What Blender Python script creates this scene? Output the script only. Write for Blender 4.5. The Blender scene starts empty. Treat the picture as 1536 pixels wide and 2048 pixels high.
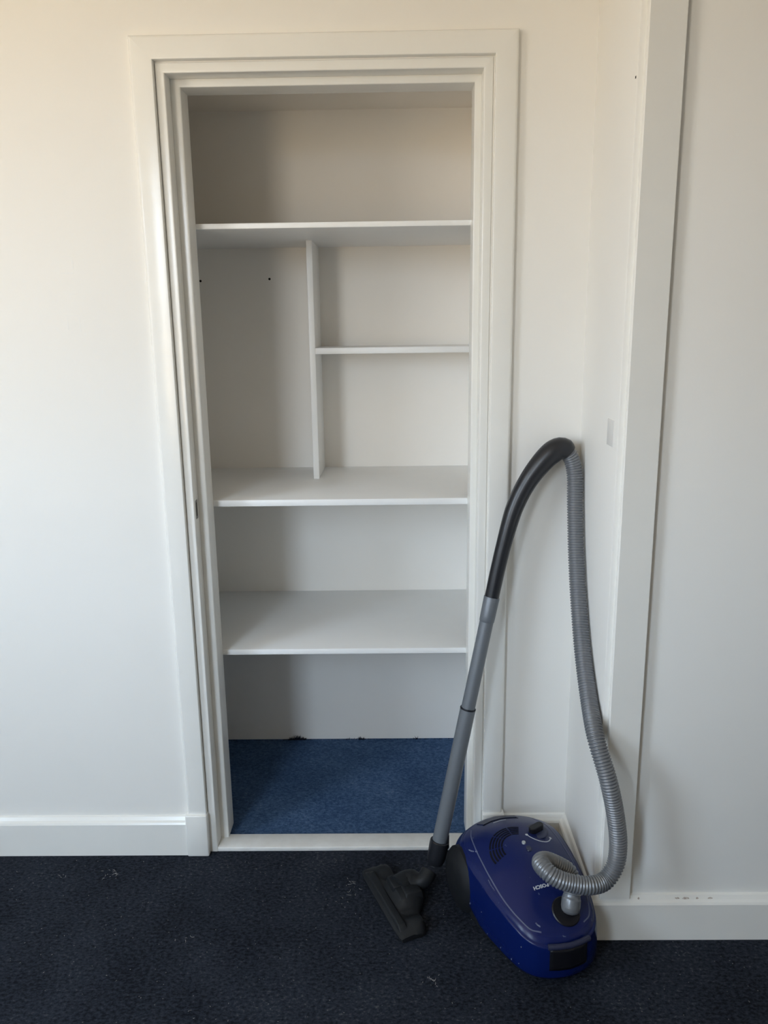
import bpy, bmesh, math, random
from mathutils import Vector, Matrix
random.seed(7)
scene = bpy.context.scene
COL = scene.collection

# ------------------------------------------------------------------ camera
CAM = Vector((0.5007, -1.9417, 1.42))
YAW, PITCH, ROLL, FPX = 0.0135, 0.2305, 0.0136, 1594.4
def cam_axes():
    rz = Matrix.Rotation(YAW, 3, 'Z')
    fwd = rz @ Vector((0, math.cos(PITCH), -math.sin(PITCH)))
    right = rz @ Vector((1, 0, 0))
    down = fwd.cross(right)
    r2 = math.cos(ROLL) * right + math.sin(ROLL) * down
    d2 = -math.sin(ROLL) * right + math.cos(ROLL) * down
    return r2, d2, fwd
cd = bpy.data.cameras.new('camera')
cam = bpy.data.objects.new('camera', cd)
COL.objects.link(cam)
r_, d_, f_ = cam_axes()
m3 = Matrix((r_, -d_, -f_)).transposed()
cam.matrix_world = Matrix.Translation(CAM) @ m3.to_4x4()
cd.sensor_fit = 'HORIZONTAL'
cd.sensor_width = 36.0
cd.lens = FPX / 1536.0 * 36.0
cd.clip_start = 0.02
scene.camera = cam

# ------------------------------------------------------------------ light and exposure
scene.view_settings.view_transform = 'Standard'
scene.view_settings.look = 'None'
scene.view_settings.gamma = 1.0
scene.view_settings.use_curve_mapping = False
scene.view_settings.exposure = 0.07
scene.cycles.use_denoising = True
scene.cycles.max_bounces = 6
scene.cycles.diffuse_bounces = 5
scene.cycles.glossy_bounces = 3
scene.cycles.transparent_max_bounces = 6
scene.cycles.caustics_reflective = False
scene.cycles.caustics_refractive = False
scene.cycles.use_adaptive_sampling = True
scene.cycles.adaptive_threshold = 0.04

# daylight: one even sky above the horizon, sunlit warm ground below it; it reaches the room only through the windows
SKY_LOW, SKY_HIGH, GROUND = (0.765, 0.875, 1.0), (0.54, 0.75, 1.0), (1.0, 0.80, 0.53)
SKY_POWER, GROUND_POWER = 20.5, 11.0
world = bpy.data.worlds.new('daylight')
scene.world = world
world.use_nodes = True
wn = world.node_tree
bg = wn.nodes['Background']
tcw = wn.nodes.new('ShaderNodeTexCoord')
spw = wn.nodes.new('ShaderNodeSeparateXYZ'); wn.links.new(tcw.outputs['Generated'], spw.inputs[0])
skr = wn.nodes.new('ShaderNodeMapRange'); skr.inputs['From Min'].default_value = 0.0; skr.inputs['From Max'].default_value = 0.7
wn.links.new(spw.outputs['Z'], skr.inputs['Value'])
skm = wn.nodes.new('ShaderNodeMix'); skm.data_type = 'RGBA'
skm.inputs['A'].default_value = (*[c*SKY_POWER for c in SKY_LOW], 1); skm.inputs['B'].default_value = (*[c*SKY_POWER for c in SKY_HIGH], 1)
wn.links.new(skr.outputs['Result'], skm.inputs['Factor'])
hor = wn.nodes.new('ShaderNodeMapRange'); hor.inputs['From Min'].default_value = -0.02; hor.inputs['From Max'].default_value = 0.06
wn.links.new(spw.outputs['Z'], hor.inputs['Value'])
grm = wn.nodes.new('ShaderNodeMix'); grm.data_type = 'RGBA'
grm.inputs['A'].default_value = (*[c*GROUND_POWER for c in GROUND], 1)
wn.links.new(hor.outputs['Result'], grm.inputs['Factor']); wn.links.new(skm.outputs['Result'], grm.inputs['B'])
wn.links.new(grm.outputs['Result'], bg.inputs['Color'])
bg.inputs['Strength'].default_value = 1.0
world.cycles.sampling_method = 'MANUAL'
world.cycles.sample_map_resolution = 256

# room limits
XL, XR2, YF, ZC = -1.75, 3.3, -2.65, 2.55
W1 = (-2.30, -1.45, 1.05, 2.30)     # window in left wall: y0,y1,z0,z1
W2 = (-1.00, -0.42, 0.80, 2.28)   # window in the wall behind the camera: x0,x1,z0,z1
def portal(name, loc, aim, sx, sy):
    ld = bpy.data.lights.new(name, 'AREA')
    ld.shape = 'RECTANGLE'; ld.size, ld.size_y = sx, sy
    ld.cycles.is_portal = True
    o = bpy.data.objects.new(name, ld); COL.objects.link(o)
    o.location = loc; o.rotation_euler = Vector(aim).to_track_quat('-Z', 'Y').to_euler()
portal('window_portal_left', (XL-0.02, (W1[0]+W1[1])/2, (W1[2]+W1[3])/2), (1, 0, 0), W1[1]-W1[0], W1[3]-W1[2])
portal('window_portal_rear', ((W2[0]+W2[1])/2, YF-0.02, (W2[2]+W2[3])/2), (0, 1, 0), W2[1]-W2[0], W2[3]-W2[2])

# ------------------------------------------------------------------ materials
def mat(name, col, rough=0.5, spec=0.5, metal=0.0, var=0.0, vscale=6.0, bump=0.0, bscale=80.0, col2=None, bdist=0.002, coat=0.0):
    m = bpy.data.materials.new(name)
    m.use_nodes = True
    nt = m.node_tree
    b = nt.nodes['Principled BSDF']
    b.inputs['Roughness'].default_value = rough
    b.inputs['Specular IOR Level'].default_value = spec
    b.inputs['Metallic'].default_value = metal
    b.inputs['Coat Weight'].default_value = coat
    tc = nt.nodes.new('ShaderNodeTexCoord')
    geo = nt.nodes.new('ShaderNodeNewGeometry')
    if var > 0 or col2:
        n = nt.nodes.new('ShaderNodeTexNoise')
        n.inputs['Scale'].default_value = vscale
        n.inputs['Detail'].default_value = 5
        nt.links.new(geo.outputs['Position'], n.inputs['Vector'])
        r = nt.nodes.new('ShaderNodeValToRGB')
        c2 = col2 or tuple(c * (1 - var) for c in col)
        r.color_ramp.elements[0].position = 0.35
        r.color_ramp.elements[1].position = 0.65
        r.color_ramp.elements[0].color = (*c2, 1)
        r.color_ramp.elements[1].color = (*col, 1)
        nt.links.new(n.outputs['Fac'], r.inputs['Fac'])
        nt.links.new(r.outputs['Color'], b.inputs['Base Color'])
    else:
        b.inputs['Base Color'].default_value = (*col, 1)
    if bump > 0:
        n2 = nt.nodes.new('ShaderNodeTexNoise')
        n2.inputs['Scale'].default_value = bscale
        n2.inputs['Detail'].default_value = 3
        nt.links.new(geo.outputs['Position'], n2.inputs['Vector'])
        bp = nt.nodes.new('ShaderNodeBump')
        bp.inputs['Strength'].default_value = bump
        bp.inputs['Distance'].default_value = bdist
        nt.links.new(n2.outputs['Fac'], bp.inputs['Height'])
        nt.links.new(bp.outputs['Normal'], b.inputs['Normal'])
    return m

M = {}
M['wall'] = mat('wall_paint', (0.85, 0.832, 0.792), 0.62, 0.35, var=0.015, vscale=3, bump=0.08, bscale=160, bdist=0.001)
M['trim'] = mat('gloss_trim_paint', (0.85, 0.838, 0.795), 0.22, 0.5, var=0.02, vscale=9, bump=0.25, bscale=38, bdist=0.0012)
M['sill'] = mat('worn_sill_paint', (0.78, 0.765, 0.73), 0.45, 0.4, col2=(0.72, 0.70, 0.66), vscale=30, bump=0.2, bscale=60)
M['shelf'] = mat('white_melamine', (0.90, 0.90, 0.89), 0.38, 0.45, var=0.01, vscale=20)
M['edge'] = mat('white_edge_band', (0.84, 0.835, 0.82), 0.35, 0.5)
M['closet'] = mat('closet_paint', (0.92, 0.885, 0.83), 0.6, 0.3, var=0.02, vscale=4)
M['ceil'] = mat('ceiling_paint', (0.88, 0.865, 0.83), 0.8, 0.2)
M['dark'] = mat('dark_hole', (0.02, 0.018, 0.016), 0.9, 0.1)
M['patch'] = mat('pale_patch_paint', (0.72, 0.71, 0.69), 0.5, 0.3)
M['mark'] = mat('adhesive_residue', (0.83, 0.82, 0.79), 0.3, 0.5)
M['frame'] = mat('window_frame_paint', (0.8, 0.8, 0.78), 0.35)
M['metal'] = mat('worn_steel', (0.25, 0.24, 0.22), 0.45, 0.5, 0.9)
M['trim_shadow'] = mat('trim_shadow_line', (0.38, 0.30, 0.24), 0.8, 0.1, col2=(0.62, 0.57, 0.5), vscale=60)  # brown-grey that stands in for the shadow beside the corner trim
gl = bpy.data.materials.new('window_glass'); gl.use_nodes = True
gn = gl.node_tree
gn.nodes.remove(gn.nodes['Principled BSDF'])
gt_ = gn.nodes.new('ShaderNodeBsdfTransparent'); gg_ = gn.nodes.new('ShaderNodeBsdfGlossy'); gg_.inputs['Roughness'].default_value = 0.0
gm_ = gn.nodes.new('ShaderNodeMixShader'); gm_.inputs[0].default_value = 0.06
gn.links.new(gt_.outputs[0], gm_.inputs[1]); gn.links.new(gg_.outputs[0], gm_.inputs[2])
gn.links.new(gm_.outputs[0], gn.nodes['Material Output'].inputs['Surface'])
M['glass'] = gl
# vacuum plastics
M['hose'] = mat('grey_hose_plastic', (0.20, 0.208, 0.222), 0.30, 0.55, 0.3)
M['tube'] = mat('grey_tube_plastic', (0.165, 0.18, 0.20), 0.38, 0.5, 0.15, var=0.04, vscale=30)
M['black'] = mat('black_handle_plastic', (0.014, 0.015, 0.019), 0.33, 0.5)
M['nozzle'] = mat('charcoal_plastic', (0.013, 0.0145, 0.017), 0.5, 0.25, var=0.2, vscale=40)
M['chassis'] = mat('dark_grey_chassis', (0.008, 0.009, 0.011), 0.6, 0.3, var=0.1, vscale=30)
M['vent'] = mat('vent_shadow_black', (0.003, 0.003, 0.006), 0.7, 0.2)
M['recess'] = mat('black_recess', (0.006, 0.006, 0.009), 0.4, 0.4)
M['print'] = mat('silver_print', (0.55, 0.57, 0.60), 0.5, 0.3)
M['button'] = mat('grey_button', (0.42, 0.44, 0.45), 0.45)
M['panel'] = mat('blue_grey_panel', (0.018, 0.022, 0.055), 0.4)

def blue_mat():
    m = bpy.data.materials.new('scuffed_blue_plastic'); m.use_nodes = True
    nt = m.node_tree; b = nt.nodes['Principled BSDF']
    b.inputs['Roughness'].default_value = 0.28
    b.inputs['Coat Weight'].default_value = 0.0
    b.inputs['Specular IOR Level'].default_value = 0.3
    b.inputs['Coat Roughness'].default_value = 0.2
    geo = nt.nodes.new('ShaderNodeNewGeometry')
    n = nt.nodes.new('ShaderNodeTexNoise'); n.inputs['Scale'].default_value = 70; n.inputs['Detail'].default_value = 6
    nt.links.new(geo.outputs['Position'], n.inputs['Vector'])
    r = nt.nodes.new('ShaderNodeValToRGB')
    r.color_ramp.elements[0].position = 0.71; r.color_ramp.elements[0].color = (0.003, 0.010, 0.080, 1)
    r.color_ramp.elements[1].position = 0.76; r.color_ramp.elements[1].color = (0.12, 0.15, 0.24, 1)
    nt.links.new(n.outputs['Fac'], r.inputs['Fac'])
    # thin dust film on surfaces that face up
    sep = nt.nodes.new('ShaderNodeSeparateXYZ'); nt.links.new(geo.outputs['Normal'], sep.inputs[0])
    mr = nt.nodes.new('ShaderNodeMapRange'); mr.inputs['From Min'].default_value = 0.45; mr.inputs['From Max'].default_value = 1.0
    mr.inputs['To Max'].default_value = 0.03
    nt.links.new(sep.outputs['Z'], mr.inputs['Value'])
    mx = nt.nodes.new('ShaderNodeMix'); mx.data_type = 'RGBA'
    nt.links.new(mr.outputs['Result'], mx.inputs['Factor'])
    nt.links.new(r.outputs['Color'], mx.inputs['A'])
    mx.inputs['B'].default_value = (0.11, 0.11, 0.14, 1)
    nt.links.new(mx.outputs['Result'], b.inputs['Base Color'])
    mr2 = nt.nodes.new('ShaderNodeMapRange'); mr2.inputs['To Min'].default_value = 0.2; mr2.inputs['To Max'].default_value = 0.3
    nt.links.new(sep.outputs['Z'], mr2.inputs['Value']); nt.links.new(mr2.outputs['Result'], b.inputs['Roughness'])
    return m
M['blue'] = blue_mat()

def carpet(name, dark, light, speck, spk):
    m = bpy.data.materials.new(name); m.use_nodes = True
    nt = m.node_tree; b = nt.nodes['Principled BSDF']
    b.inputs['Roughness'].default_value = 0.95
    b.inputs['Specular IOR Level'].default_value = 0.12
    geo = nt.nodes.new('ShaderNodeNewGeometry')
    mp = nt.nodes.new('ShaderNodeMapping'); mp.inputs['Scale'].default_value = (0.7, 1.0, 1.0)
    nt.links.new(geo.outputs['Position'], mp.inputs['Vector'])
    n = nt.nodes.new('ShaderNodeTexNoise'); n.inputs['Scale'].default_value = 150; n.inputs['Detail'].default_value = 5; n.inputs['Roughness'].default_value = 0.7
    nt.links.new(mp.outputs['Vector'], n.inputs['Vector'])
    n2 = nt.nodes.new('ShaderNodeTexNoise'); n2.inputs['Scale'].default_value = 5; n2.inputs['Detail'].default_value = 4
    nt.links.new(geo.outputs['Position'], n2.inputs['Vector'])
    add = nt.nodes.new('ShaderNodeMath'); add.operation = 'MULTIPLY_ADD'
    add.inputs[1].default_value = 0.35; nt.links.new(n2.outputs['Fac'], add.inputs[0]); nt.links.new(n.outputs['Fac'], add.inputs[2])
    r = nt.nodes.new('ShaderNodeValToRGB')
    e = r.color_ramp.elements
    e[0].position = 0.54; e[0].color = (*dark, 1)
    e[1].position = 0.80; e[1].color = (*light, 1)
    x = e.new(0.96); x.color = (*speck, 1)
    nt.links.new(add.outputs[0], r.inputs['Fac'])
    v = nt.nodes.new('ShaderNodeTexVoronoi'); v.inputs['Scale'].default_value = 75
    nt.links.new(geo.outputs['Position'], v.inputs['Vector'])
    lt = nt.nodes.new('ShaderNodeMath'); lt.operation = 'LESS_THAN'; lt.inputs[1].default_value = spk
    nt.links.new(v.outputs['Distance'], lt.inputs[0])
    sepc = nt.nodes.new('ShaderNodeSeparateColor'); nt.links.new(v.outputs['Color'], sepc.inputs[0])
    gt = nt.nodes.new('ShaderNodeMath'); gt.operation = 'GREATER_THAN'; gt.inputs[1].default_value = 0.8
    nt.links.new(sepc.outputs[0], gt.inputs[0])
    mul = nt.nodes.new('ShaderNodeMath'); mul.operation = 'MULTIPLY'; nt.links.new(lt.outputs[0], mul.inputs[0]); nt.links.new(gt.outputs[0], mul.inputs[1])
    mx = nt.nodes.new('ShaderNodeMix'); mx.data_type = 'RGBA'
    nt.links.new(mul.outputs[0], mx.inputs['Factor']); nt.links.new(r.outputs['Color'], mx.inputs['A'])
    mx.inputs['B'].default_value = (*speck, 1)
    nt.links.new(mx.outputs['Result'], b.inputs['Base Color'])
    bp = nt.nodes.new('ShaderNodeBump'); bp.inputs['Strength'].default_value = 0.9; bp.inputs['Distance'].default_value = 0.004
    nt.links.new(n.outputs['Fac'], bp.inputs['Height']); nt.links.new(bp.outputs['Normal'], b.inputs['Normal'])
    return m
M['carpet'] = carpet('charcoal_navy_carpet', (0.0055, 0.0070, 0.0115), (0.030, 0.036, 0.050), (0.12, 0.125, 0.125), 0.10)
M['carpet2'] = carpet('blue_closet_carpet', (0.030, 0.066, 0.145), (0.085, 0.150, 0.270), (0.24, 0.28, 0.36), 0.05)
M['lint'] = mat('pale_lint', (0.36, 0.36, 0.35), 0.9, 0.1)
M['fray'] = mat('frayed_carpet_thread', (0.02, 0.026, 0.04), 0.95, 0.1)

# ------------------------------------------------------------------ mesh helpers (all in metres, world coordinates)
WORLD = {}
def link(name, verts, faces, material, parent=None, smooth=False, origin=None, kind=None, label=None, cat=None, group=None, sharp=None):
    vs = [Vector(v) for v in verts]
    if origin is None:
        xs = [v.x for v in vs]; ys = [v.y for v in vs]; zs = [v.z for v in vs]
        origin = Vector(((min(xs)+max(xs))/2, (min(ys)+max(ys))/2, min(zs)))
    origin = Vector(origin)
    me = bpy.data.meshes.new(name)
    me.from_pydata([v - origin for v in vs], [], faces)
    me.update()
    bm = bmesh.new(); bm.from_mesh(me); bmesh.ops.recalc_face_normals(bm, faces=bm.faces); bm.to_mesh(me); bm.free()
    if smooth:
        for p in me.polygons: p.use_smooth = True
        if sharp: me.set_sharp_from_angle(angle=math.radians(sharp))
    me.materials.append(M[material] if isinstance(material, str) else material)
    o = bpy.data.objects.new(name, me)
    COL.objects.link(o)
    WORLD[o.name] = origin
    if parent:
        o.parent = parent
        o.location = origin - WORLD[parent.name]
    else:
        o.location = origin
    if kind: o['kind'] = kind
    if label: o['label'] = label
    if cat: o['category'] = cat
    if group: o['group'] = group
    return o
def empty(name, loc, kind=None, label=None, cat=None):
    o = bpy.data.objects.new(name, None); COL.objects.link(o)
    o.empty_display_size = 0.1
    o.location = loc; WORLD[o.name] = Vector(loc)
    if kind: o['kind'] = kind
    if label: o['label'] = label
    if cat: o['category'] = cat
    return o
BF = [(0, 1, 2, 3), (7, 6, 5, 4), (0, 4, 5, 1), (1, 5, 6, 2), (2, 6, 7, 3), (3, 7, 4, 0)]
def box_geo(x0, x1, y0, y1, z0, z1):
    return [(x0, y0, z0), (x1, y0, z0), (x1, y1, z0), (x0, y1, z0), (x0, y0, z1), (x1, y0, z1), (x1, y1, z1), (x0, y1, z1)]
def boxes(name, lst, material, bevel=0.0, seg=2, **kw):
    vs, fs = [], []
    for b in lst:
        k = len(vs); vs += box_geo(*b); fs += [tuple(i + k for i in f) for f in BF]
    o = link(name, vs, fs, material, **kw)
    if bevel:
        bm = bmesh.new(); bm.from_mesh(o.data)
        bmesh.ops.bevel(bm, geom=bm.edges[:], offset=bevel, segments=seg, affect='EDGES', profile=0.5)
        bm.to_mesh(o.data); bm.free()
        for p in o.data.polygons: p.use_smooth = True
        o.data.set_sharp_from_angle(angle=math.radians(50))
    return o
def prism(name, prof, axis, a0, a1, material, **kw):
    # prof: list of 2D points; axis 'x' -> points are (y,z); axis 'y' -> (x,z); axis 'z' -> (x,y)
    n = len(prof); vs = []
    for a in (a0, a1):
        for p, q in prof:
            vs.append({'x': (a, p, q), 'y': (p, a, q), 'z': (p, q, a)}[axis])
    fs = [tuple(range(n)), tuple(range(2*n-1, n-1, -1))] + [(i, (i+1) % n, n+(i+1) % n, n+i) for i in range(n)]
    return link(name, vs, fs, material, **kw)
def frames(path):
    T = []
    n = len(path)
    for i in range(n):
        t = path[min(i+1, n-1)] - path[max(i-1, 0)]
        T.append(t.normalized())
    u = T[0].orthogonal().normalized(); U = [u]
    for i in range(1, n):
        q = T[i-1].rotation_difference(T[i]); u = (q @ U[-1]); u = (u - T[i]*u.dot(T[i])).normalized(); U.append(u)
    return T, U
def sweep(name, path, radii, material, sides=24, cap=True, sq=None, **kw):
    path = [Vector(p) for p in path]
    T, U = frames(path)
    vs, fs = [], []
    for i, p in enumerate(path):
        V = T[i].cross(U[i])
        for k in range(sides):
            a = 2*math.pi*k/sides
            vs.append(p + radii[i]*(math.cos(a)*U[i] + math.sin(a)*V))
    for i in range(len(path)-1):
        for k in range(sides):
            fs.append((i*sides+k, i*sides+(k+1) % sides, (i+1)*sides+(k+1) % sides, (i+1)*sides+k))
    if cap:
        fs.append(tuple(range(sides))); b = (len(path)-1)*sides; fs.append(tuple(range(b+sides-1, b-1, -1)))
    kw.setdefault('smooth', True); kw.setdefault('sharp', 40)
    return link(name, vs, fs, material, **kw)
def catmull(pts, step=0.002):
    P = [Vector(p) for p in pts]
    P = [P[0]*2-P[1]] + P + [P[-1]*2-P[-2]]
    raw = []
    for i in range(1, len(P)-2):
        p0, p1, p2, p3 = P[i-1:i+3]
        d = lambda a, b: max((a-b).length, 1e-6)**0.5
        t0 = 0; t1 = t0+d(p0, p1); t2 = t1+d(p1, p2); t3 = t2+d(p2, p3)
        for k in range(40):
            t = t1+(t2-t1)*k/40
            A1 = p0*((t1-t)/(t1-t0))+p1*((t-t0)/(t1-t0)); A2 = p1*((t2-t)/(t2-t1))+p2*((t-t1)/(t2-t1)); A3 = p2*((t3-t)/(t3-t2))+p3*((t-t2)/(t3-t2))
            B1 = A1*((t2-t)/(t2-t0))+A2*((t-t0)/(t2-t0)); B2 = A2*((t3-t)/(t3-t1))+A3*((t-t1)/(t3-t1))
            raw.append(B1*((t2-t)/(t2-t1))+B2*((t-t1)/(t2-t1)))
    raw.append(P[-2])
    out = [raw[0]]; acc = 0; 
    cum = [0]
    for i in range(1, len(raw)): cum.append(cum[-1]+(raw[i]-raw[i-1]).length)
    n = max(2, int(cum[-1]/step)); j = 0; out = []
    for k in range(n+1):
        s = cum[-1]*k/n
        while j < len(cum)-2 and cum[j+1] < s: j += 1
        f = (s-cum[j])/max(cum[j+1]-cum[j], 1e-9)
        out.append(raw[j].lerp(raw[j+1], min(max(f, 0), 1)))
    return out

# ------------------------------------------------------------------ room shell
WT = 0.109                        # thickness of the wall around the closet doorway
OX0, OX1, OZ = -0.021, 0.730, 1.992   # rough opening
RX = 0.958                        # return face of the projecting wall
PY = -0.3173                      # front face of the projecting wall
boxes('floor', [(XL, XR2, YF, 0.004, -0.06, 0.0)], 'carpet', kind='structure', label='dark navy worn carpet with pale lint covering the room floor')
floor_c = boxes('floor_closet', [(-0.22, 0.82, 0.052, 0.612, -0.06, 0.004)], 'carpet2', kind='structure', label='blue carpet on the closet floor behind the white sill')
wall_back = boxes('wall_back', [(XL, OX0, 0, WT, -0.02, ZC), (OX1, RX, 0, WT, -0.02, ZC), (OX0, OX1, 0, WT, OZ, ZC)], 'wall', kind='structure', label='off-white painted wall around the closet doorway')
wall_proj = boxes('wall_right', [(RX, XR2, PY, WT, -0.02, ZC)], 'wall', bevel=0.002, kind='structure', label='off-white wall stepping forward to the right of the closet')
boxes('wall_side', [(XR2, XR2+0.1, YF, WT, -0.02, ZC)], 'wall', kind='structure')
boxes('wall_left', [(XL-0.12, XL, YF, W1[0], -0.02, ZC), (XL-0.12, XL, W1[1], WT, -0.02, ZC), (XL-0.12, XL, W1[0], W1[1], -0.02, W1[2]), (XL-0.12, XL, W1[0], W1[1], W1[3], ZC)], 'wall', kind='structure')
boxes('wall_rear', [(XL, W2[0], YF-0.12, YF, -0.02, ZC), (W2[1], XR2, YF-0.12, YF, -0.02, ZC), (W2[0], W2[1], YF-0.12, YF, -0.02, W2[2]), (W2[0], W2[1], YF-0.12, YF, W2[3], ZC)], 'wall', kind='structure')
boxes('ceiling', [(XL, XR2, YF, WT, ZC, ZC+0.06)], 'ceil', kind='structure')
# closet shell
wall_cb = boxes('wall_closet_back', [(-0.22, 0.82, 0.606, 0.66, -0.02, 2.1)], 'closet', kind='structure', label='cream back wall of the closet behind the shelves')
boxes('wall_closet_left', [(-0.27, -0.22, WT, 0.66, -0.02, 2.1)], 'closet', kind='structure')
boxes('wall_closet_right', [(0.82, 0.87, WT, 0.66, -0.02, 2.1)], 'closet', kind='structure')
boxes('ceiling_closet', [(-0.27, 0.87, WT, 0.66, 2.037, 2.1)], 'closet', kind='structure')

# windows (out of view; they let the daylight in)
def window(name, axis, a0, a1, z0, z1, pos, sgn):
    w = empty(name, (pos, (a0+a1)/2, z0) if axis == 'y' else ((a0+a1)/2, pos, z0), kind='structure', label='white framed window that lets daylight into the room')
    def bar(nm, p0, p1, q0, q1, t0, t1, m, bv=0.003):
        t0, t1 = sorted((pos+sgn*t0, pos+sgn*t1))
        boxes(nm, [(t0, t1, p0, p1, q0, q1) if axis == 'y' else (p0, p1, t0, t1, q0, q1)], m, bevel=bv, parent=w)
    f = 0.05
    bar('frame_stile', a0, a0+f, z0, z1, 0.03, 0.09, 'frame'); bar('frame_stile', a1-f, a1, z0, z1, 0.03, 0.09, 'frame')
    bar('frame_rail', a0+f, a1-f, z0, z0+f, 0.03, 0.09, 'frame'); bar('frame_rail', a0+f, a1-f, z1-f, z1, 0.03, 0.09, 'frame')
    mid = (z0+z1)/2
    bar('frame_rail', a0+f, a1-f, mid-0.02, mid+0.02, 0.03, 0.09, 'frame')
    bar('pane', a0+f, a1-f, z0+f, mid-0.02, 0.058, 0.062, 'glass', 0); bar('pane', a0+f, a1-f, mid+0.02, z1-f, 0.058, 0.062, 'glass', 0)
    bar('window_sill', a0-0.03, a1+0.03, z0-0.03, z0, -0.04, 0.0, 'frame')
window('window_1', 'y', *W1, XL, -1)
window('window_2', 'x', *W2, YF, -1)

# ------------------------------------------------------------------ closet doorway
door = empty('door_1', (0.355, 0.0, 0.0), kind='structure', label='white painted doorway surround of the open closet')
AT = 0.018
def board(name, x0, x1, y0, y1, z0, z1, m='trim', bevel=0.003, parent=door, **kw):
    return boxes(name, [(x0, x1, y0, y1, z0, z1)], m, bevel=bevel, parent=parent, **kw)
def surround(names, x0, x1, zt, wl, wr, wt, prof, z0, m='trim'):
    # three mitred boards round the opening; prof: (k, y), k runs from 0 at the opening edge to 1 at the far edge
    n = len(prof)
    L = [((x0-wl*k, y, z0), (x0-wl*k, y, zt+wt*k)) for k, y in prof]
    R = [((x1+wr*k, y, z0), (x1+wr*k, y, zt+wt*k)) for k, y in prof]
    T = [((x0-wl*k, y, zt+wt*k), (x1+wr*k, y, zt+wt*k)) for k, y in prof]
    for nm, P in zip(names, (L, R, T)):
        vs = [p[0] for p in P] + [p[1] for p in P]
        fs = [tuple(range(n)), tuple(range(2*n-1, n-1, -1))] + [(i, (i+1) % n, n+(i+1) % n, n+i) for i in range(n)]
        link(nm, vs, fs, m, parent=door, smooth=True, sharp=28)
def rprof(y0, y1, r0, r1, w):
    # board section: front face at y0, back at y1, front corners rounded by r0 (opening side) and r1 (far side)
    pts = [(0.0, y1)]
    for i in range(5):
        a = math.pi/2*i/4; pts.append(((r0-r0*math.cos(a))/w, y0+r0-r0*math.sin(a)))
    for i in range(5):
        a = math.pi/2*i/4; pts.append((1-(r1-r1*math.sin(a))/w, y0+r1-r1*math.cos(a)))
    pts.append((1.0, y1))
    return pts
surround(('architrave',)*3, -0.0215, 0.7330, 1.9943, 0.0505, 0.0505, 0.0489, rprof(-AT, 0.001, 0.002, 0.007, 0.05), 0.1265)
board('plinth_block', -0.0790, -0.0190, -0.026, 0.001, 0.0, 0.1265, bevel=0.004)
board('plinth_block', 0.7310, 0.7900, -0.026, 0.001, 0.0, 0.1265, bevel=0.004)
surround(('jamb_lining', 'jamb_lining', 'head_lining'), 0.0, 0.7090, 1.9700, 0.0205, 0.0205, 0.0215, rprof(-0.003, WT, 0.003, 0.002, 0.0205), 0.0)
surround(('door_stop',)*3, 0.0225, 0.6930, 1.9525, 0.0225, 0.0160, 0.0175, rprof(0.042, WT, 0.003, 0.001, 0.02), 0.013)
board('sill', 0.0, 0.7090, -0.004, 0.057, 0.0, 0.013, 'sill', bevel=0.002)
# lock keep remains in the left lining
board('strike_plate', -0.0006, 0.0004, 0.010, 0.030, 0.948, 0.996, 'metal', bevel=0)
board('strike_slot', -0.0004, 0.0006, 0.016, 0.021, 0.955, 0.990, 'dark', bevel=0)

# skirting boards
SKH = 0.112
def skirt_prof(y):  # front towards -y, chamfered and rounded top
    return [(y, 0.0), (y-0.019, 0.0), (y-0.019, SKH-0.017), (y-0.0165, SKH-0.012), (y-0.011, SKH-0.008), (y-0.006, SKH), (y, SKH+0.002)]
def skirt(name, axis, a0, a1, at, label=None):
    if axis == 'x': return prism(name, skirt_prof(at), 'x', a0, a1, 'trim', kind='structure', label=label)
    return prism(name, skirt_prof(at), 'y', a0, a1, 'trim', kind='structure', label=label)
skirt('baseboard_left', 'x', XL, -0.0790, 0.0, 'white painted skirting board left of the closet doorway')
skirt('baseboard_back', 'x', 0.7900, RX, 0.0, 'short white skirting board between the closet doorway and the corner')
skirt('baseboard_return', 'y', PY-0.0005, 0.0, RX, 'white skirting board along the side of the stepped wall behind the vacuum')
skirt('baseboard_right', 'x', RX-0.019, XR2, PY, 'white skirting board under the right wall')

# chipped paint along the top of the right skirting
sk_r = bpy.data.objects['baseboard_right']
M['chip'] = mat('chipped_paint', (0.36, 0.28, 0.24), 0.8, 0.1, col2=(0.6, 0.55, 0.5), vscale=200)
for cx_, cw_ in ((1.152, 0.007), (1.172, 0.012), (1.198, 0.004), (1.228, 0.007), (1.062, 0.003)):
    pts_ = []
    for k in range(10):
        a = 2*math.pi*k/10; rr = random.uniform(0.6, 1.1)
        t_ = 0.30+0.26*math.sin(a)*rr
        pts_.append((cx_+cw_*math.cos(a)*rr, PY-0.011+0.005*t_-0.0004, SKH-0.008+0.008*t_+0.0004))
    link('paint_chip', pts_, [tuple(range(10))], 'chip', parent=sk_r)
# trim board on the corner of the projecting wall
trim2 = prism('trim_1', [(0.9694, PY+0.001), (0.9694, PY-0.014), (0.9712, PY-0.0165), (1.0380, PY-0.0165), (1.0396, PY-0.0145), (1.0396, PY+0.001)], 'z', SKH-0.002, ZC, 'trim', kind='structure', label='flat white vertical trim board on the corner of the right wall')
boxes('trim_shadow_strip', [(1.0397, 1.0425, PY-0.0022, PY+0.001, SKH, ZC)], 'trim_shadow', parent=trim2)  # dark strip painting in the shadow line along the trim's right edge

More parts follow.
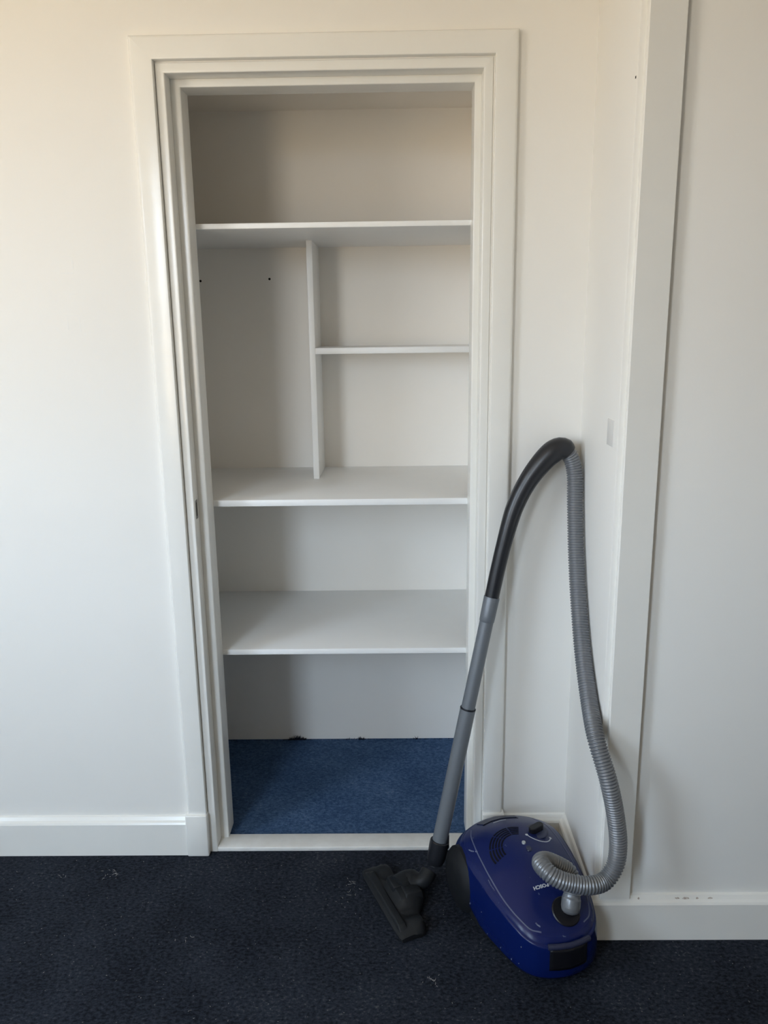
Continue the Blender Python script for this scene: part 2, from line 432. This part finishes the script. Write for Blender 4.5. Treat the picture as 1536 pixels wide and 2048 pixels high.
# small marks on the walls
for hx, hz in ((-0.0893, 1.559), (0.1238, 1.562)):
    vs = [(hx, 0.6050, hz)] + [(hx+0.0036*math.cos(a*math.pi/6), 0.6050, hz+0.0036*math.sin(a*math.pi/6)) for a in range(12)]
    vs += [(x, 0.6065, z) for x, y, z in vs[1:]]
    fs = [(0, 1+i, 1+(i+1) % 12) for i in range(12)] + [(1+i, 1+(i+1) % 12, 13+(i+1) % 12, 13+i) for i in range(12)]
    link('screw_hole', vs, fs, 'dark', parent=wall_cb)
boxes('patch_plate', [(RX-0.0015, RX+0.001, -0.288, -0.240, 1.195-0.03, 1.195+0.025)], 'patch', bevel=0.0006, parent=wall_proj)
boxes('nail_hole', [(RX-0.0008, RX+0.001, PY+0.006, PY+0.010, 1.86, 1.864)], 'dark', parent=wall_proj)

for mx_, mz_, w_, h_ in ((-0.262, 1.585, 0.022, 0.0022), (-0.262, 1.548, 0.030, 0.003), (-0.247, 1.567, 0.003, 0.02), (-0.255, 1.50, 0.012, 0.0025), (-0.262, 1.452, 0.034, 0.0025), (-0.272, 1.432, 0.0025, 0.03), (-0.243, 1.430, 0.0025, 0.034), (-0.232, 1.408, 0.006, 0.004)):
    boxes('adhesive_mark', [(mx_-w_/2, mx_+w_/2, -0.0004, 0.001, mz_-h_/2, mz_+h_/2)], 'mark', parent=wall_back)

# ------------------------------------------------------------------ closet shelves
boxes('closet_shelf', [(-0.22, 0.82, 0.109, 0.606, 1.6532, 1.6660)], 'shelf', bevel=0.001, label='long white shelf board near the closet top, above the upright divider', cat='shelf', group='white closet shelves')
boxes('closet_shelf', [(-0.22, 0.82, 0.109, 0.606, 0.9575, 0.9745)], 'shelf', bevel=0.001, label='long white shelf board carrying the upright divider, middle of the closet', cat='shelf', group='white closet shelves')
boxes('closet_shelf', [(-0.22, 0.82, 0.109, 0.606, 0.5375, 0.5530)], 'shelf', bevel=0.001, label='lowest long white shelf board, just above the blue closet carpet', cat='shelf', group='white closet shelves')
boxes('closet_shelf', [(0.2775, 0.82, 0.3993, 0.606, 1.3400, 1.3576)], 'shelf', bevel=0.001, label='short narrow white shelf fixed to the right of the upright divider', cat='shelf', group='white closet shelves')
boxes('shelf_divider', [(0.2604, 0.2775, 0.3993, 0.606, 0.9745, 1.6532)], 'shelf', bevel=0.001, label='upright white divider board between the top and middle closet shelves', cat='divider')

# ------------------------------------------------------------------ vacuum cleaner
VO = Vector((0.812, -0.27, 0.0)); VA = math.radians(17)
VF = Vector((math.sin(VA), -math.cos(VA), 0)); VL = Vector((-math.cos(VA), -math.sin(VA), 0))
def loc(s, l, z): return VO + VF*s + VL*l + Vector((0, 0, z))
vac = empty('vacuum_cleaner', VO, label='blue canister vacuum cleaner with grey ribbed hose and leaning wand in the corner', cat='vacuum cleaner')

HW = [(-0.224, 0.0), (-0.218, 0.036), (-0.206, 0.070), (-0.184, 0.103), (-0.150, 0.130), (-0.108, 0.143), (-0.05, 0.1435), (0.0, 0.1365), (0.05, 0.128), (0.09, 0.117), (0.13, 0.106), (0.165, 0.092), (0.187, 0.073), (0.200, 0.050), (0.207, 0.025), (0.210, 0.0)]
def lerp_tab(tab, s):
    if s <= tab[0][0]: return tab[0][1]
    for (a, b), (c, d) in zip(tab, tab[1:]):
        if s <= c: return b+(d-b)*(s-a)/(c-a)
    return tab[-1][1]
outl = [(s, w) for s, w in HW] + [(s, -w) for s, w in HW[-2:0:-1]]
cpts = catmull([(s, l, 0) for s, l in outl] + [(outl[0][0], outl[0][1], 0)], 0.008)[:-1]
OUT = [(p.x, p.y) for p in cpts]; NO = len(OUT)
S0 = -0.01
def zc(s): return lerp_tab([(-0.22, 0.152), (-0.10, 0.155), (0.02, 0.143), (0.09, 0.130), (0.15, 0.117), (0.21, 0.100)], s)   # shoulder height
def zb(s): return lerp_tab([(-0.22, 0.112), (-0.14, 0.105), (-0.07, 0.085), (-0.02, 0.050), (0.02, 0.034), (0.1, 0.026), (0.21, 0.022)], s)  # lower rim
HT = 0.055
def ztop(s, l):
    # find q for the point by its ratio to the outline along the ray from the centre
    w = max(lerp_tab(HW, s), 1e-4)
    a = math.atan2(l, s-S0)
    best = None
    r = math.hypot(s-S0, l)
    R = RAD(a)
    q = min(r/R, 1.0)
    ss = S0+(s-S0)/max(q, 1e-3) if q > 1e-3 else s
    return surf_z(s, q)
def kc(s): return lerp_tab([(-0.22, 0.925), (-0.06, 0.93), (0.03, 0.955), (0.10, 0.98), (0.21, 0.985)], s)   # inset of the shoulder line
def surf_z(s, q): return zc(s) + HT*(1-min(q/kc(s), 1.0)**1.85)
ANG = sorted((math.atan2(l, s-S0), math.hypot(s-S0, l)) for s, l in OUT)
def RAD(a):
    for (a0, r0), (a1, r1) in zip(ANG, ANG[1:]):
        if a0 <= a <= a1: return r0+(r1-r0)*(a-a0)/max(a1-a0, 1e-9)
    return ANG[0][1]
rings = []
rings.append([loc(S0+(s-S0)*0.955, l*0.955, zb(s)-0.004) for s, l in OUT])
rings.append([loc(S0+(s-S0)*0.985, l*0.985, zb(s)) for s, l in OUT])
rings.append([loc(s*1.0, l*1.0, zb(s)+0.006) for s, l in OUT])
for t in (0.3, 0.6, 0.85, 1.0):
    row = []
    for s, l in OUT:
        k = 1.0+(kc(s)-1.0)*t**2.2+0.008*math.sin(math.pi*t)
        row.append(loc(S0+(s-S0)*k, l*k, zb(s)+0.006+(zc(s)-0.007-zb(s)-0.006)*t))
    rings.append(row)
for a_ in (15, 30, 45, 58):
    d_ = 0.008*(1-math.cos(math.radians(a_)))/0.13; dz_ = 0.008*math.sin(math.radians(a_))
    rings.append([loc(S0+(s-S0)*(kc(s)-d_), l*(kc(s)-d_), zc(s)-0.007+dz_) for s, l in OUT])
for q in (0.95, 0.90, 0.85, 0.78, 0.70, 0.60, 0.5, 0.38, 0.25, 0.12):
    row = []
    for s, l in OUT:
        k = q*kc(s); ss = S0+(s-S0)*k
        row.append(loc(ss, l*k, zc(ss)+HT*(1-(k/kc(ss))**1.85)))
    rings.append(row)
vs = [v for r in rings for v in r]; fs = []
for i in range(len(rings)-1):
    for k in range(NO): fs.append((i*NO+k, i*NO+(k+1) % NO, (i+1)*NO+(k+1) % NO, (i+1)*NO+k))
vs.append(loc(S0, 0, surf_z(S0, 0))); c = len(vs)-1; b = (len(rings)-1)*NO
for k in range(NO): fs.append((b+k, b+(k+1) % NO, c))
fs.append(tuple(range(NO)))
body = link('body_shell', vs, fs, 'blue', parent=vac, smooth=True, sharp=35, origin=VO, label='glossy scuffed blue upper shell')
# lower chassis
rings = []
for k, zf in ((0.86, None), (0.93, 0.15), (0.955, 0.6), (0.955, 1.0)):
    rings.append([loc(S0+(s-S0)*k, l*k, 0.012 if zf is None else 0.012+(zb(s)-0.003-0.012)*zf) for s, l in OUT])
vs = [v for r in rings for v in r]; fs = [tuple(range(NO)), tuple(range(4*NO-1, 3*NO-1, -1))]
for i in range(3):
    for k in range(NO): fs.append((i*NO+k, i*NO+(k+1) % NO, (i+1)*NO+(k+1) % NO, (i+1)*NO+k))
link('chassis', vs, fs, 'chassis', parent=vac, smooth=True, sharp=40, label='dark grey lower chassis')
# wheels
def lathe(name, centre, axis, prof, material, parent, sides=32, **kw):
    axis = Vector(axis).normalized(); u = axis.orthogonal().normalized(); v = axis.cross(u)
    vs, fs = [], []
    for d, r in prof:
        for k in range(sides):
            a = 2*math.pi*k/sides
            vs.append(Vector(centre)+axis*d+(u*math.cos(a)+v*math.sin(a))*r)
    n = len(prof)
    for i in range(n-1):
        for k in range(sides): fs.append((i*sides+k, i*sides+(k+1) % sides, (i+1)*sides+(k+1) % sides, (i+1)*sides+k))
    fs.append(tuple(range(sides))); fs.append(tuple(range(n*sides-1, (n-1)*sides-1, -1)))
    kw.setdefault('smooth', True); kw.setdefault('sharp', 35)
    return link(name, vs, fs, material, parent=parent, **kw)
WR = 0.078
lathe('wheel', loc(-0.095, 0.100, WR), VL, [(0, 0.055), (0.0, WR-0.006), (0.006, WR), (0.036, WR), (0.048, WR-0.010), (0.055, WR-0.028), (0.056, 0.02)], 'chassis', vac)
lathe('wheel', loc(-0.095, -0.085, WR), -VL, [(0, 0.055), (0.0, WR-0.006), (0.006, WR), (0.034, WR), (0.044, WR-0.012), (0.048, WR-0.03), (0.049, 0.02)], 'chassis', vac)
lathe('castor', loc(0.13, 0, 0.016), VL, [(-0.012, 0.012), (-0.010, 0.016), (0.010, 0.016), (0.012, 0.012)], 'chassis', vac)

def on(s, l, dz=0.0006): return loc(s, l, ztop(s, l)+dz)
def ribbon(name, pts, width, material, parent, dz=0.0006, th=0.0012, **kw):
    # flat strip that follows the shell: pts are (s,l)
    n = len(pts); vs, fs = [], []
    for i, (s, l) in enumerate(pts):
        a = pts[min(i+1, n-1)]; b = pts[max(i-1, 0)]
        d = Vector((a[0]-b[0], a[1]-b[1])); d.normalize(); nx, ny = -d.y*width/2, d.x*width/2
        vs += [on(s+nx, l+ny, dz), on(s-nx, l-ny, dz), on(s-nx, l-ny, dz-th), on(s+nx, l+ny, dz-th)]
    for i in range(n-1):
        for k in range(4): fs.append((4*i+k, 4*i+(k+1) % 4, 4*i+4+(k+1) % 4, 4*i+4+k))
    fs += [(0, 1, 2, 3), tuple(4*n-4+k for k in (3, 2, 1, 0))]
    return link(name, vs, fs, material, parent=parent, **kw)
# vent slots: concentric arcs, cut by two ribs
VC = (-0.017, 0.017)
for rr in (0.040, 0.047, 0.054, 0.061, 0.068):
    for a0, a1 in ((97, 128), (131, 162), (165, 200), (203, 226)):
        pts = []
        for k in range(9):
            a = math.radians(a0+(a1-a0)*k/8 - 20)
            pts.append((VC[0]+rr*1.05*math.cos(a), VC[1]+rr*math.sin(a)))
        ribbon('vent_slot', pts, 0.0038, 'vent', body)
# seam between hood and shell
seam = [(-0.150, 0.085), (-0.115, 0.099), (-0.07, 0.106), (-0.023, 0.1075), (0.03, 0.106), (0.0885, 0.0985), (0.13, 0.087), (0.160, 0.072), (0.172, 0.052)]
sm = [(p.x, p.y) for p in catmull([(a, b, 0) for a, b in seam], 0.006)]
M['scuff'] = mat('pale_scuff', (0.17, 0.20, 0.27), 0.6, col2=(0.04, 0.05, 0.12), vscale=260)
M['seam'] = mat('seam_highlight', (0.09, 0.105, 0.18), 0.35)  # lighter blue, the highlight on the hood groove put into the colour
ribbon('hood_seam', sm, 0.0022, 'seam', body)
ribbon('hood_seam', [(a, -b) for a, b in sm], 0.0022, 'seam', body)
# dial
dc = (-0.060, -0.050)
lathe('dial_base', on(*dc, -0.002), (0, 0, 1), [(0, 0.030), (0.002, 0.030), (0.0035, 0.027), (0.0035, 0.01)], 'panel', body)
def slab(name, c, ax, hl, hw, z0, z1, material, parent, n=10, bev=0.0015):
    pts = []
    for i in range(n+1): a = math.pi/2 - math.pi*i/n; pts.append((hl-hw+hw*math.cos(a), hw*math.sin(a)))
    for i in range(n+1): a = -math.pi/2 - math.pi*i/n; pts.append((-hl+hw+hw*math.cos(a), hw*math.sin(a)))
    ca, sa = math.cos(ax), math.sin(ax); vs = []
    for zz, k in ((z0, 1), (z1-bev, 1), (z1, 0.9)):
        for p, q in pts:
            p, q = p*k, q*k
            vs.append(loc(c[0]+p*ca-q*sa, c[1]+p*sa+q*ca, zz))
    N = len(pts)
    fs = [tuple(range(N)), tuple(range(3*N-1, 2*N-1, -1))]
    for i in range(2):
        for k in range(N): fs.append((i*N+k, i*N+(k+1) % N, (i+1)*N+(k+1) % N, (i+1)*N+k))
    return link(name, vs, fs, material, parent=parent, smooth=True, sharp=30)
zt = ztop(*dc)
slab('power_dial', dc, math.radians(70), 0.022, 0.009, zt, zt+0.016, 'recess', body)
# printed arc and dots beside the dial
arc = []
for k in range(15):
    a = math.radians(-60+130*k/14)
    arc.append((dc[0]+0.040*math.cos(a), dc[1]+0.034*math.sin(a)))
ribbon('dial_print', arc, 0.0018, 'print', body)
for e in (arc[0], arc[-1]):
    ribbon('dial_print', [(e[0]-0.003, e[1]), (e[0]+0.003, e[1])], 0.006, 'print', body)
# indicator and hood button
slab('indicator_button', (-0.0197, 0.003), 0.3, 0.0055, 0.0045, ztop(-0.0197, 0.003)-0.001, ztop(-0.0197, 0.003)+0.003, 'button', body)
slab('hood_button', (0.001, 0.0), 0.3, 0.010, 0.006, ztop(0.001, 0)-0.001, ztop(0.001, 0)+0.0016, 'panel', body)
# cord rewind pedal at the back
ribbon('cord_pedal', [(-0.160, 0.056), (-0.169, 0.03), (-0.172, 0.0), (-0.170, -0.02), (-0.164, -0.045)], 0.026, 'panel', body, dz=0.002, th=0.004)
ribbon('pedal_gap', [(-0.144, 0.054), (-0.153, 0.03), (-0.156, 0.0), (-0.154, -0.02), (-0.148, -0.045)], 0.004, 'vent', body)
ribbon('pedal_print', [(-0.141, 0.028), (-0.144, 0.010), (-0.143, -0.008)], 0.003, 'print', body)
# maker's lettering, reads from the front
tcv = bpy.data.curves.new('lettering', 'FONT'); tcv.body = 'BOSCH'; tcv.size = 0.0100; tcv.align_x = 'CENTER'; tcv.align_y = 'CENTER'; tcv.offset = 0.0004
to = bpy.data.objects.new('lettering_tmp', tcv); COL.objects.link(to)
bpy.context.view_layer.update()
tm = bpy.data.meshes.new_from_object(to.evaluated_get(bpy.context.evaluated_depsgraph_get()))
tv = [on(0.100-v.co.y, -v.co.x*1.05, 0.0007) if False else on(0.094+v.co.y, 0.0145+v.co.x*1.15, 0.0007) for v in tm.vertices]
tf = [tuple(p.vertices) for p in tm.polygons]
bpy.data.objects.remove(to); bpy.data.curves.remove(tcv); bpy.data.meshes.remove(tm)
link('lettering', tv, tf, 'print', parent=body)
# pale scuffs on the shell
for a0_, a1_, wd_ in (((-0.083, 0.119), (-0.068, 0.112), 0.0022), ((-0.066, 0.108), (-0.060, 0.105), 0.003), ((0.154, 0.057), (0.163, 0.050), 0.0022), ((0.02, 0.112), (0.05, 0.109), 0.0008)):
    ribbon('scuff', [a0_, ((a0_[0]+a1_[0])/2, (a0_[1]+a1_[1])/2+0.001), a1_], wd_, 'scuff', body)
for k_, (s_, zf_) in enumerate(((-0.02, 0.1), (0.055, 0.02), (0.10, 0.05), (0.135, 0.03), (0.155, 0.1), (0.16, 0.75), (0.03, 0.45))):
    w_ = lerp_tab(HW, s_)*1.012; s2_ = S0+(s_-S0)*1.012; z_ = zb(s_)+0.008+(zc(s_)-zb(s_))*zf_*0.8
    r_s = random.uniform(0.0010, 0.0022)
    lathe('scuff', loc(s2_, w_-0.001, z_), VL, [(0, r_s), (0.0012, r_s*0.8)], 'scuff', body, sides=7)
# hose socket
NOZ = on(0.156, -0.0265, 0.001)
e1 = (on(0.140, -0.020)-on(0.162, -0.020)).normalized(); e2 = (on(0.150, -0.005)-on(0.150, -0.035)).normalized()
sd = e1.cross(e2); sd = sd if sd.z > 0 else -sd
lathe('hose_socket', on(0.150, -0.019, 0.0), sd, [(-0.012, 0.030), (0.0005, 0.033), (0.0025, 0.031), (0.003, 0.022), (0.003, 0.010)], 'recess', body)
# carrying handle at the front
def patch(name, pts_grid, material, parent, **kw):
    r, cN = len(pts_grid), len(pts_grid[0])
    vs = [p for row in pts_grid for p in row]
    fs = [(i*cN+j, i*cN+j+1, (i+1)*cN+j+1, (i+1)*cN+j) for i in range(r-1) for j in range(cN-1)]
    return link(name, vs, fs, material, parent=parent, smooth=True, **kw)
def side_s(l):
    lo = 0.1; hi = 0.21
    for _ in range(30):
        m_ = (lo+hi)/2
        if lerp_tab(HW, m_) > abs(l): lo = m_
        else: hi = m_
    return lo
grid = []
for i in range(7):
    t = i/6; row = []
    for j in range(13):
        l = 0.046-0.088*j/12
        s = side_s(l); zz = zb(s)+0.026+(zc(s)-zb(s)-0.026)*t
        row.append(loc(S0+(s-S0)*1.016, l*1.016, zz))
    grid.append(row)
rc = patch('handle_recess', grid, 'recess', body)
rc.modifiers.new('thickness', 'SOLIDIFY').thickness = 0.003
hp = []
for j in range(13):
    l = 0.050-0.098*j/12; s = side_s(l)
    hp.append(loc(S0+(s-S0)*1.008, l*1.008, zc(s)+0.004+0.004*math.sin(math.pi*j/12)))
sweep('carry_handle', hp, [0.0065]*13, 'panel', sides=12, parent=body)

# --- hose
HR = 0.0192
pts = [tuple(NOZ), (0.8866, -0.4010, 0.163), (0.8920, -0.3850, 0.190), (0.8860, -0.3688, 0.210), (0.8594, -0.3700, 0.230), (0.8315, -0.3790, 0.248), (0.8148, -0.4024, 0.260), (0.8225, -0.4290, 0.260), (0.8420, -0.4400, 0.250), (0.872, -0.4430, 0.240), (0.9156, -0.4411, 0.232), (0.9530, -0.4250, 0.232), (0.9770, -0.4100, 0.258), (0.9835, -0.4020, 0.300), (0.9765, -0.3990, 0.364), (0.9560, -0.3960, 0.456), (0.936, -0.358, 0.532), (0.936, -0.2792, 0.5881), (0.936, -0.1995, 0.6753), (0.936, -0.1394, 0.777), (0.936, -0.0923, 0.887), (0.936, -0.0610, 1.003), (0.9355, -0.0500, 1.062), (0.930, -0.0480, 1.092), (0.917, -0.0480, 1.116), (0.900, -0.0490, 1.126)]
path = catmull(pts, 0.0064/6)
tot = 0; radii = []
start = 0.040
for i, p in enumerate(path):
    if i: tot += (path[i]-path[i-1]).length
    if tot < start: radii.append(HR*lerp_tab([(0, 0.55), (0.003, 0.85), (0.008, 1.05), (0.016, 1.12), (0.032, 1.10), (0.036, 1.02), (0.04, 1.0)], tot))
    else:
        ph = ((tot-start)/0.0064) % 1.0
        radii.append(HR*(0.82+0.21*math.sin(math.pi*ph)**0.8))
k0 = next(i for i in range(len(path)) if sum((path[j]-path[j-1]).length for j in range(1, i+1)) > start) if False else int(start/(0.0064/6))
sweep('hose_connector', path[:k0+1], radii[:k0+1], 'hose', parent=vac, label='smooth grey hose end plugged into the body')
sweep('hose', path[k0:], radii[k0:], 'hose', sides=28, parent=vac, sharp=180, label='grey ribbed suction hose')

# --- black handle
hpts = [(0.9180, -0.0480, 1.1165), (0.9075, -0.0485, 1.1255), (0.8960, -0.0490, 1.1270), (0.8740, -0.0500, 1.1140), (0.8279, -0.0520, 1.0575), (0.7940, -0.0550, 0.990), (0.7690, -0.0600, 0.9022), (0.7520, -0.0640, 0.826), (0.7385, -0.0680, 0.758)]
hpath = catmull(hpts, 0.006)
L = len(hpath)
def hrad(t): return lerp_tab([(0, 0.0215), (0.025, 0.0262), (0.10, 0.0278), (0.2, 0.0255), (0.32, 0.0228), (0.5, 0.0210), (0.7, 0.0186), (1, 0.0178)], t)
sweep('handle', hpath, [hrad(i/(L-1)) for i in range(L)], 'black', sides=32, parent=vac, label='black curved handle at the top of the wand')
# --- wand tubes
top = Vector((0.7385, -0.0680, 0.758)); bot = Vector((0.6000, -0.1450, 0.090))
ax = (bot-top); WLN = ax.length; ax.normalize()
def tube(name, d0, d1, prof, material, **kw):
    return sweep(name, [top+ax*(d0+(d1-d0)*t) for t, r in prof], [r for t, r in prof], material, sides=32, parent=vac, **kw)
jd = 0.285/0.685*WLN
tube('wand_sleeve', -0.004, 0.060, [(0, 0.0192), (0.02, 0.0196), (0.75, 0.0190), (0.97, 0.0186), (1, 0.0176)], 'tube')
tube('upper_tube', 0.055, jd+0.03, [(0, 0.0174), (1, 0.0174)], 'tube', label='grey upper wand tube')
tube('wand_ring', jd, jd+0.004, [(0, 0.0198), (0.5, 0.0202), (1, 0.0198)], 'recess')
tube('lower_tube', jd+0.003, WLN, [(0, 0.0196), (1, 0.0194)], 'tube', label='grey lower wand tube')
# --- floor head
head = empty('floor_head', (0.50, -0.21, 0.0))
head.parent = vac; head.location = Vector((0.50, -0.21, 0.0)) - VO
WORLD[head.name] = Vector((0.50, -0.21, 0.0))
hu = Vector((0.100, -0.235, 0)).normalized()        # along the head
hv = Vector((-hu.y, hu.x, 0)); hv = hv if hv.x > 0 else -hv   # towards the neck
HC = Vector((0.4905, -0.212, 0.0))
def hl(a, b_, z): return HC + hu*a + hv*b_ + Vector((0, 0, z))
NS = 33; rows = []
for i in range(NS):
    t = -1+2*i/(NS-1); a = 0.132*t
    e = max(0.0, 1-abs(t)**6)**0.5
    hump = math.exp(-(t/0.42)**4)
    wing = 1-0.35*math.exp(-((abs(t)-0.52)/0.10)**2)
    back = (0.036 + 0.038*hump)*(0.55+0.45*e)
    h = (0.025 + 0.026*hump + 0.010*math.exp(-((abs(t)-0.8)/0.16)**2))*(0.55+0.45*e)*(wing if abs(t) < 0.7 else 1)
    fr = -0.040*(0.86+0.14*e)
    rows.append([hl(a, fr, 0.004), hl(a, fr-0.002, 0.012), hl(a, fr+0.006, 0.021*(0.7+0.3*e)), hl(a, fr+0.030, 0.024*(0.7+0.3*e)+0.003*hump), hl(a, 0.002, h*0.92), hl(a, back*0.45, h), hl(a, back*0.85, h*0.86), hl(a, back, h*0.5), hl(a, back*0.97, 0.004)])
vs = [p for r in rows for p in r]; K = 9; fs = []
for i in range(NS-1):
    for k in range(K): fs.append((i*K+k, i*K+(k+1) % K, (i+1)*K+(k+1) % K, (i+1)*K+k))
fs += [tuple(range(K)), tuple(range(NS*K-1, (NS-1)*K-1, -1))]
link('head_shell', vs, fs, 'nozzle', parent=head, smooth=True, sharp=45)
# raised pedal and front strip on the head
def hbox(name, a0, a1, b0, b1, z0, z1, tz, m):
    vs = [hl(a0, b0, z0), hl(a1, b0, z0), hl(a1, b1, z0), hl(a0, b1, z0), hl(a0*0.85, b0+0.004, z1), hl(a1*0.85, b0+0.004, z1), hl(a1*0.85, b1-0.003, z1+tz), hl(a0*0.85, b1-0.003, z1+tz)]
    o = link(name, vs, BF, m, parent=head)
    bm = bmesh.new(); bm.from_mesh(o.data); bmesh.ops.bevel(bm, geom=bm.edges[:], offset=0.003, segments=2, affect='EDGES', profile=0.5); bm.to_mesh(o.data); bm.free()
    for p in o.data.polygons: p.use_smooth = True
    return o
hbox('pedal', 0.006, 0.046, 0.012, 0.062, 0.030, 0.052, -0.004, 'nozzle')
hbox('head_cover', -0.050, 0.004, -0.006, 0.066, 0.028, 0.050, 0.004, 'nozzle')
hbox('front_strip', -0.118, 0.118, -0.036, -0.012, 0.018, 0.0275, 0.001, 'nozzle')
# neck and elbow
npath = catmull([hl(-0.010, 0.015, 0.030), hl(-0.018, 0.045, 0.034), (0.5640, -0.1830, 0.046), (0.5830, -0.1630, 0.066), (0.5945, -0.1500, 0.090), (0.6010, -0.1445, 0.115)], 0.004)
n = len(npath)
sweep('head_neck', npath[:int(n*0.62)], [lerp_tab([(0, 0.034), (0.45, 0.030), (0.62, 0.0215), (1, 0.0205)], i/(n*0.62)) for i in range(int(n*0.62))], 'nozzle', parent=head)
sock = [top+ax*(WLN+d) for d in (-0.042, -0.040, -0.030, 0.0, 0.014, 0.022)]
sweep('wand_socket', sock, [0.0225, 0.0245, 0.0250, 0.0240, 0.0225, 0.019], 'black', parent=head)
# latch on the socket
boxes('latch', [(0.606, 0.632, -0.148, -0.128, 0.108, 0.150)], 'black', bevel=0.004, parent=head)

# ------------------------------------------------------------------ lint and frayed carpet edge
def strand(p, d, ln, w, curl, out):
    vs, fs = out; k = len(vs); side = Vector((-d.y, d.x, 0)); cur = Vector(p); dd = Vector(d)
    n = 5
    for i in range(n):
        ww = w*(1-0.6*i/(n-1))
        vs += [cur+side*ww, cur-side*ww, cur+Vector((0, 0, ww*1.2))]
        dd = Matrix.Rotation(curl, 3, 'Z') @ dd; side = Vector((-dd.y, dd.x, 0)); cur = cur+dd*(ln/(n-1))
    for i in range(n-1):
        for q in range(3): fs.append((k+3*i+q, k+3*i+(q+1) % 3, k+3*i+3+(q+1) % 3, k+3*i+3+q))
    fs.append((k, k+1, k+2)); fs.append((k+3*n-1, k+3*n-2, k+3*n-3))
lint = ([], [])
def clear(x, y):
    d = Vector((x, y, 0))-VO
    if abs(d.dot(VL)) < 0.19 and -0.26 < d.dot(VF) < 0.25: return False
    h = Vector((x, y, 0))-HC
    if abs(h.dot(hu)) < 0.15 and -0.06 < h.dot(hv) < 0.14: return False
    return True
def rnd_dir():
    a = random.uniform(0, 2*math.pi); return Vector((math.cos(a), math.sin(a), 0.05))
for cx, cy, sp, cnt, ln in ((0.405, -0.15, 0.030, 26, 0.014), (0.375, -0.21, 0.03, 10, 0.008), (-0.268, -0.093, 0.012, 16, 0.010), (-0.395, -0.100, 0.006, 5, 0.008), (0.575, -0.452, 0.010, 12, 0.010), (-0.01, -0.33, 0.01, 4, 0.016)):
    for _ in range(cnt):
        px_, py_ = cx+random.gauss(0, sp), cy+random.gauss(0, sp*0.7)
        if not clear(px_, py_) or py_ > -0.035: continue
        strand((px_, py_, 0.0012), rnd_dir(), ln*random.uniform(0.3, 1.0), 0.0005, random.uniform(-0.6, 0.6), lint)
for _ in range(300):
    px_, py_ = random.uniform(-0.6, 1.5), random.uniform(-0.75, -0.035)
    if not clear(px_, py_) or (px_ > 0.92 and py_ > -0.36): continue
    strand((px_, py_, 0.0012), rnd_dir(), random.uniform(0.0012, 0.004), random.uniform(0.0003, 0.0006), random.uniform(-0.5, 0.5), lint)
lint[0][:] = lint[0]
link('carpet_lint', lint[0], lint[1], 'lint', kind='stuff', label='pale lint and dust specks scattered over the dark carpet', cat='lint')
fray = ([], [])
for _ in range(420):
    x = random.uniform(-0.1, 0.75) if _ > 120 else random.gauss(0.150, 0.022)
    bumpy = 0.003+0.016*math.exp(-((x-0.150)/0.028)**2)+0.009*math.exp(-((x-0.36)/0.04)**2)+0.011*math.exp(-((x-0.57)/0.010)**2)+0.005*max(0, x-0.45)
    vs0 = len(fray[0])
    p = Vector((x, 0.600, 0.003)); a = random.uniform(-1.1, 1.1)
    d = Vector((math.sin(a), -0.1, math.cos(a))); h = bumpy*random.uniform(0.5, 1.4); w = random.uniform(0.0008, 0.0025)
    fray[0].extend([p+Vector((w, 0, 0)), p-Vector((w, 0, 0)), p+Vector((0, -0.003, 0)), p+d*h])
    fray[1].extend([(vs0, vs0+1, vs0+3), (vs0+1, vs0+2, vs0+3), (vs0+2, vs0, vs0+3), (vs0, vs0+2, vs0+1)])
link('frayed_edge', fray[0], fray[1], 'fray', parent=floor_c, kind='stuff')
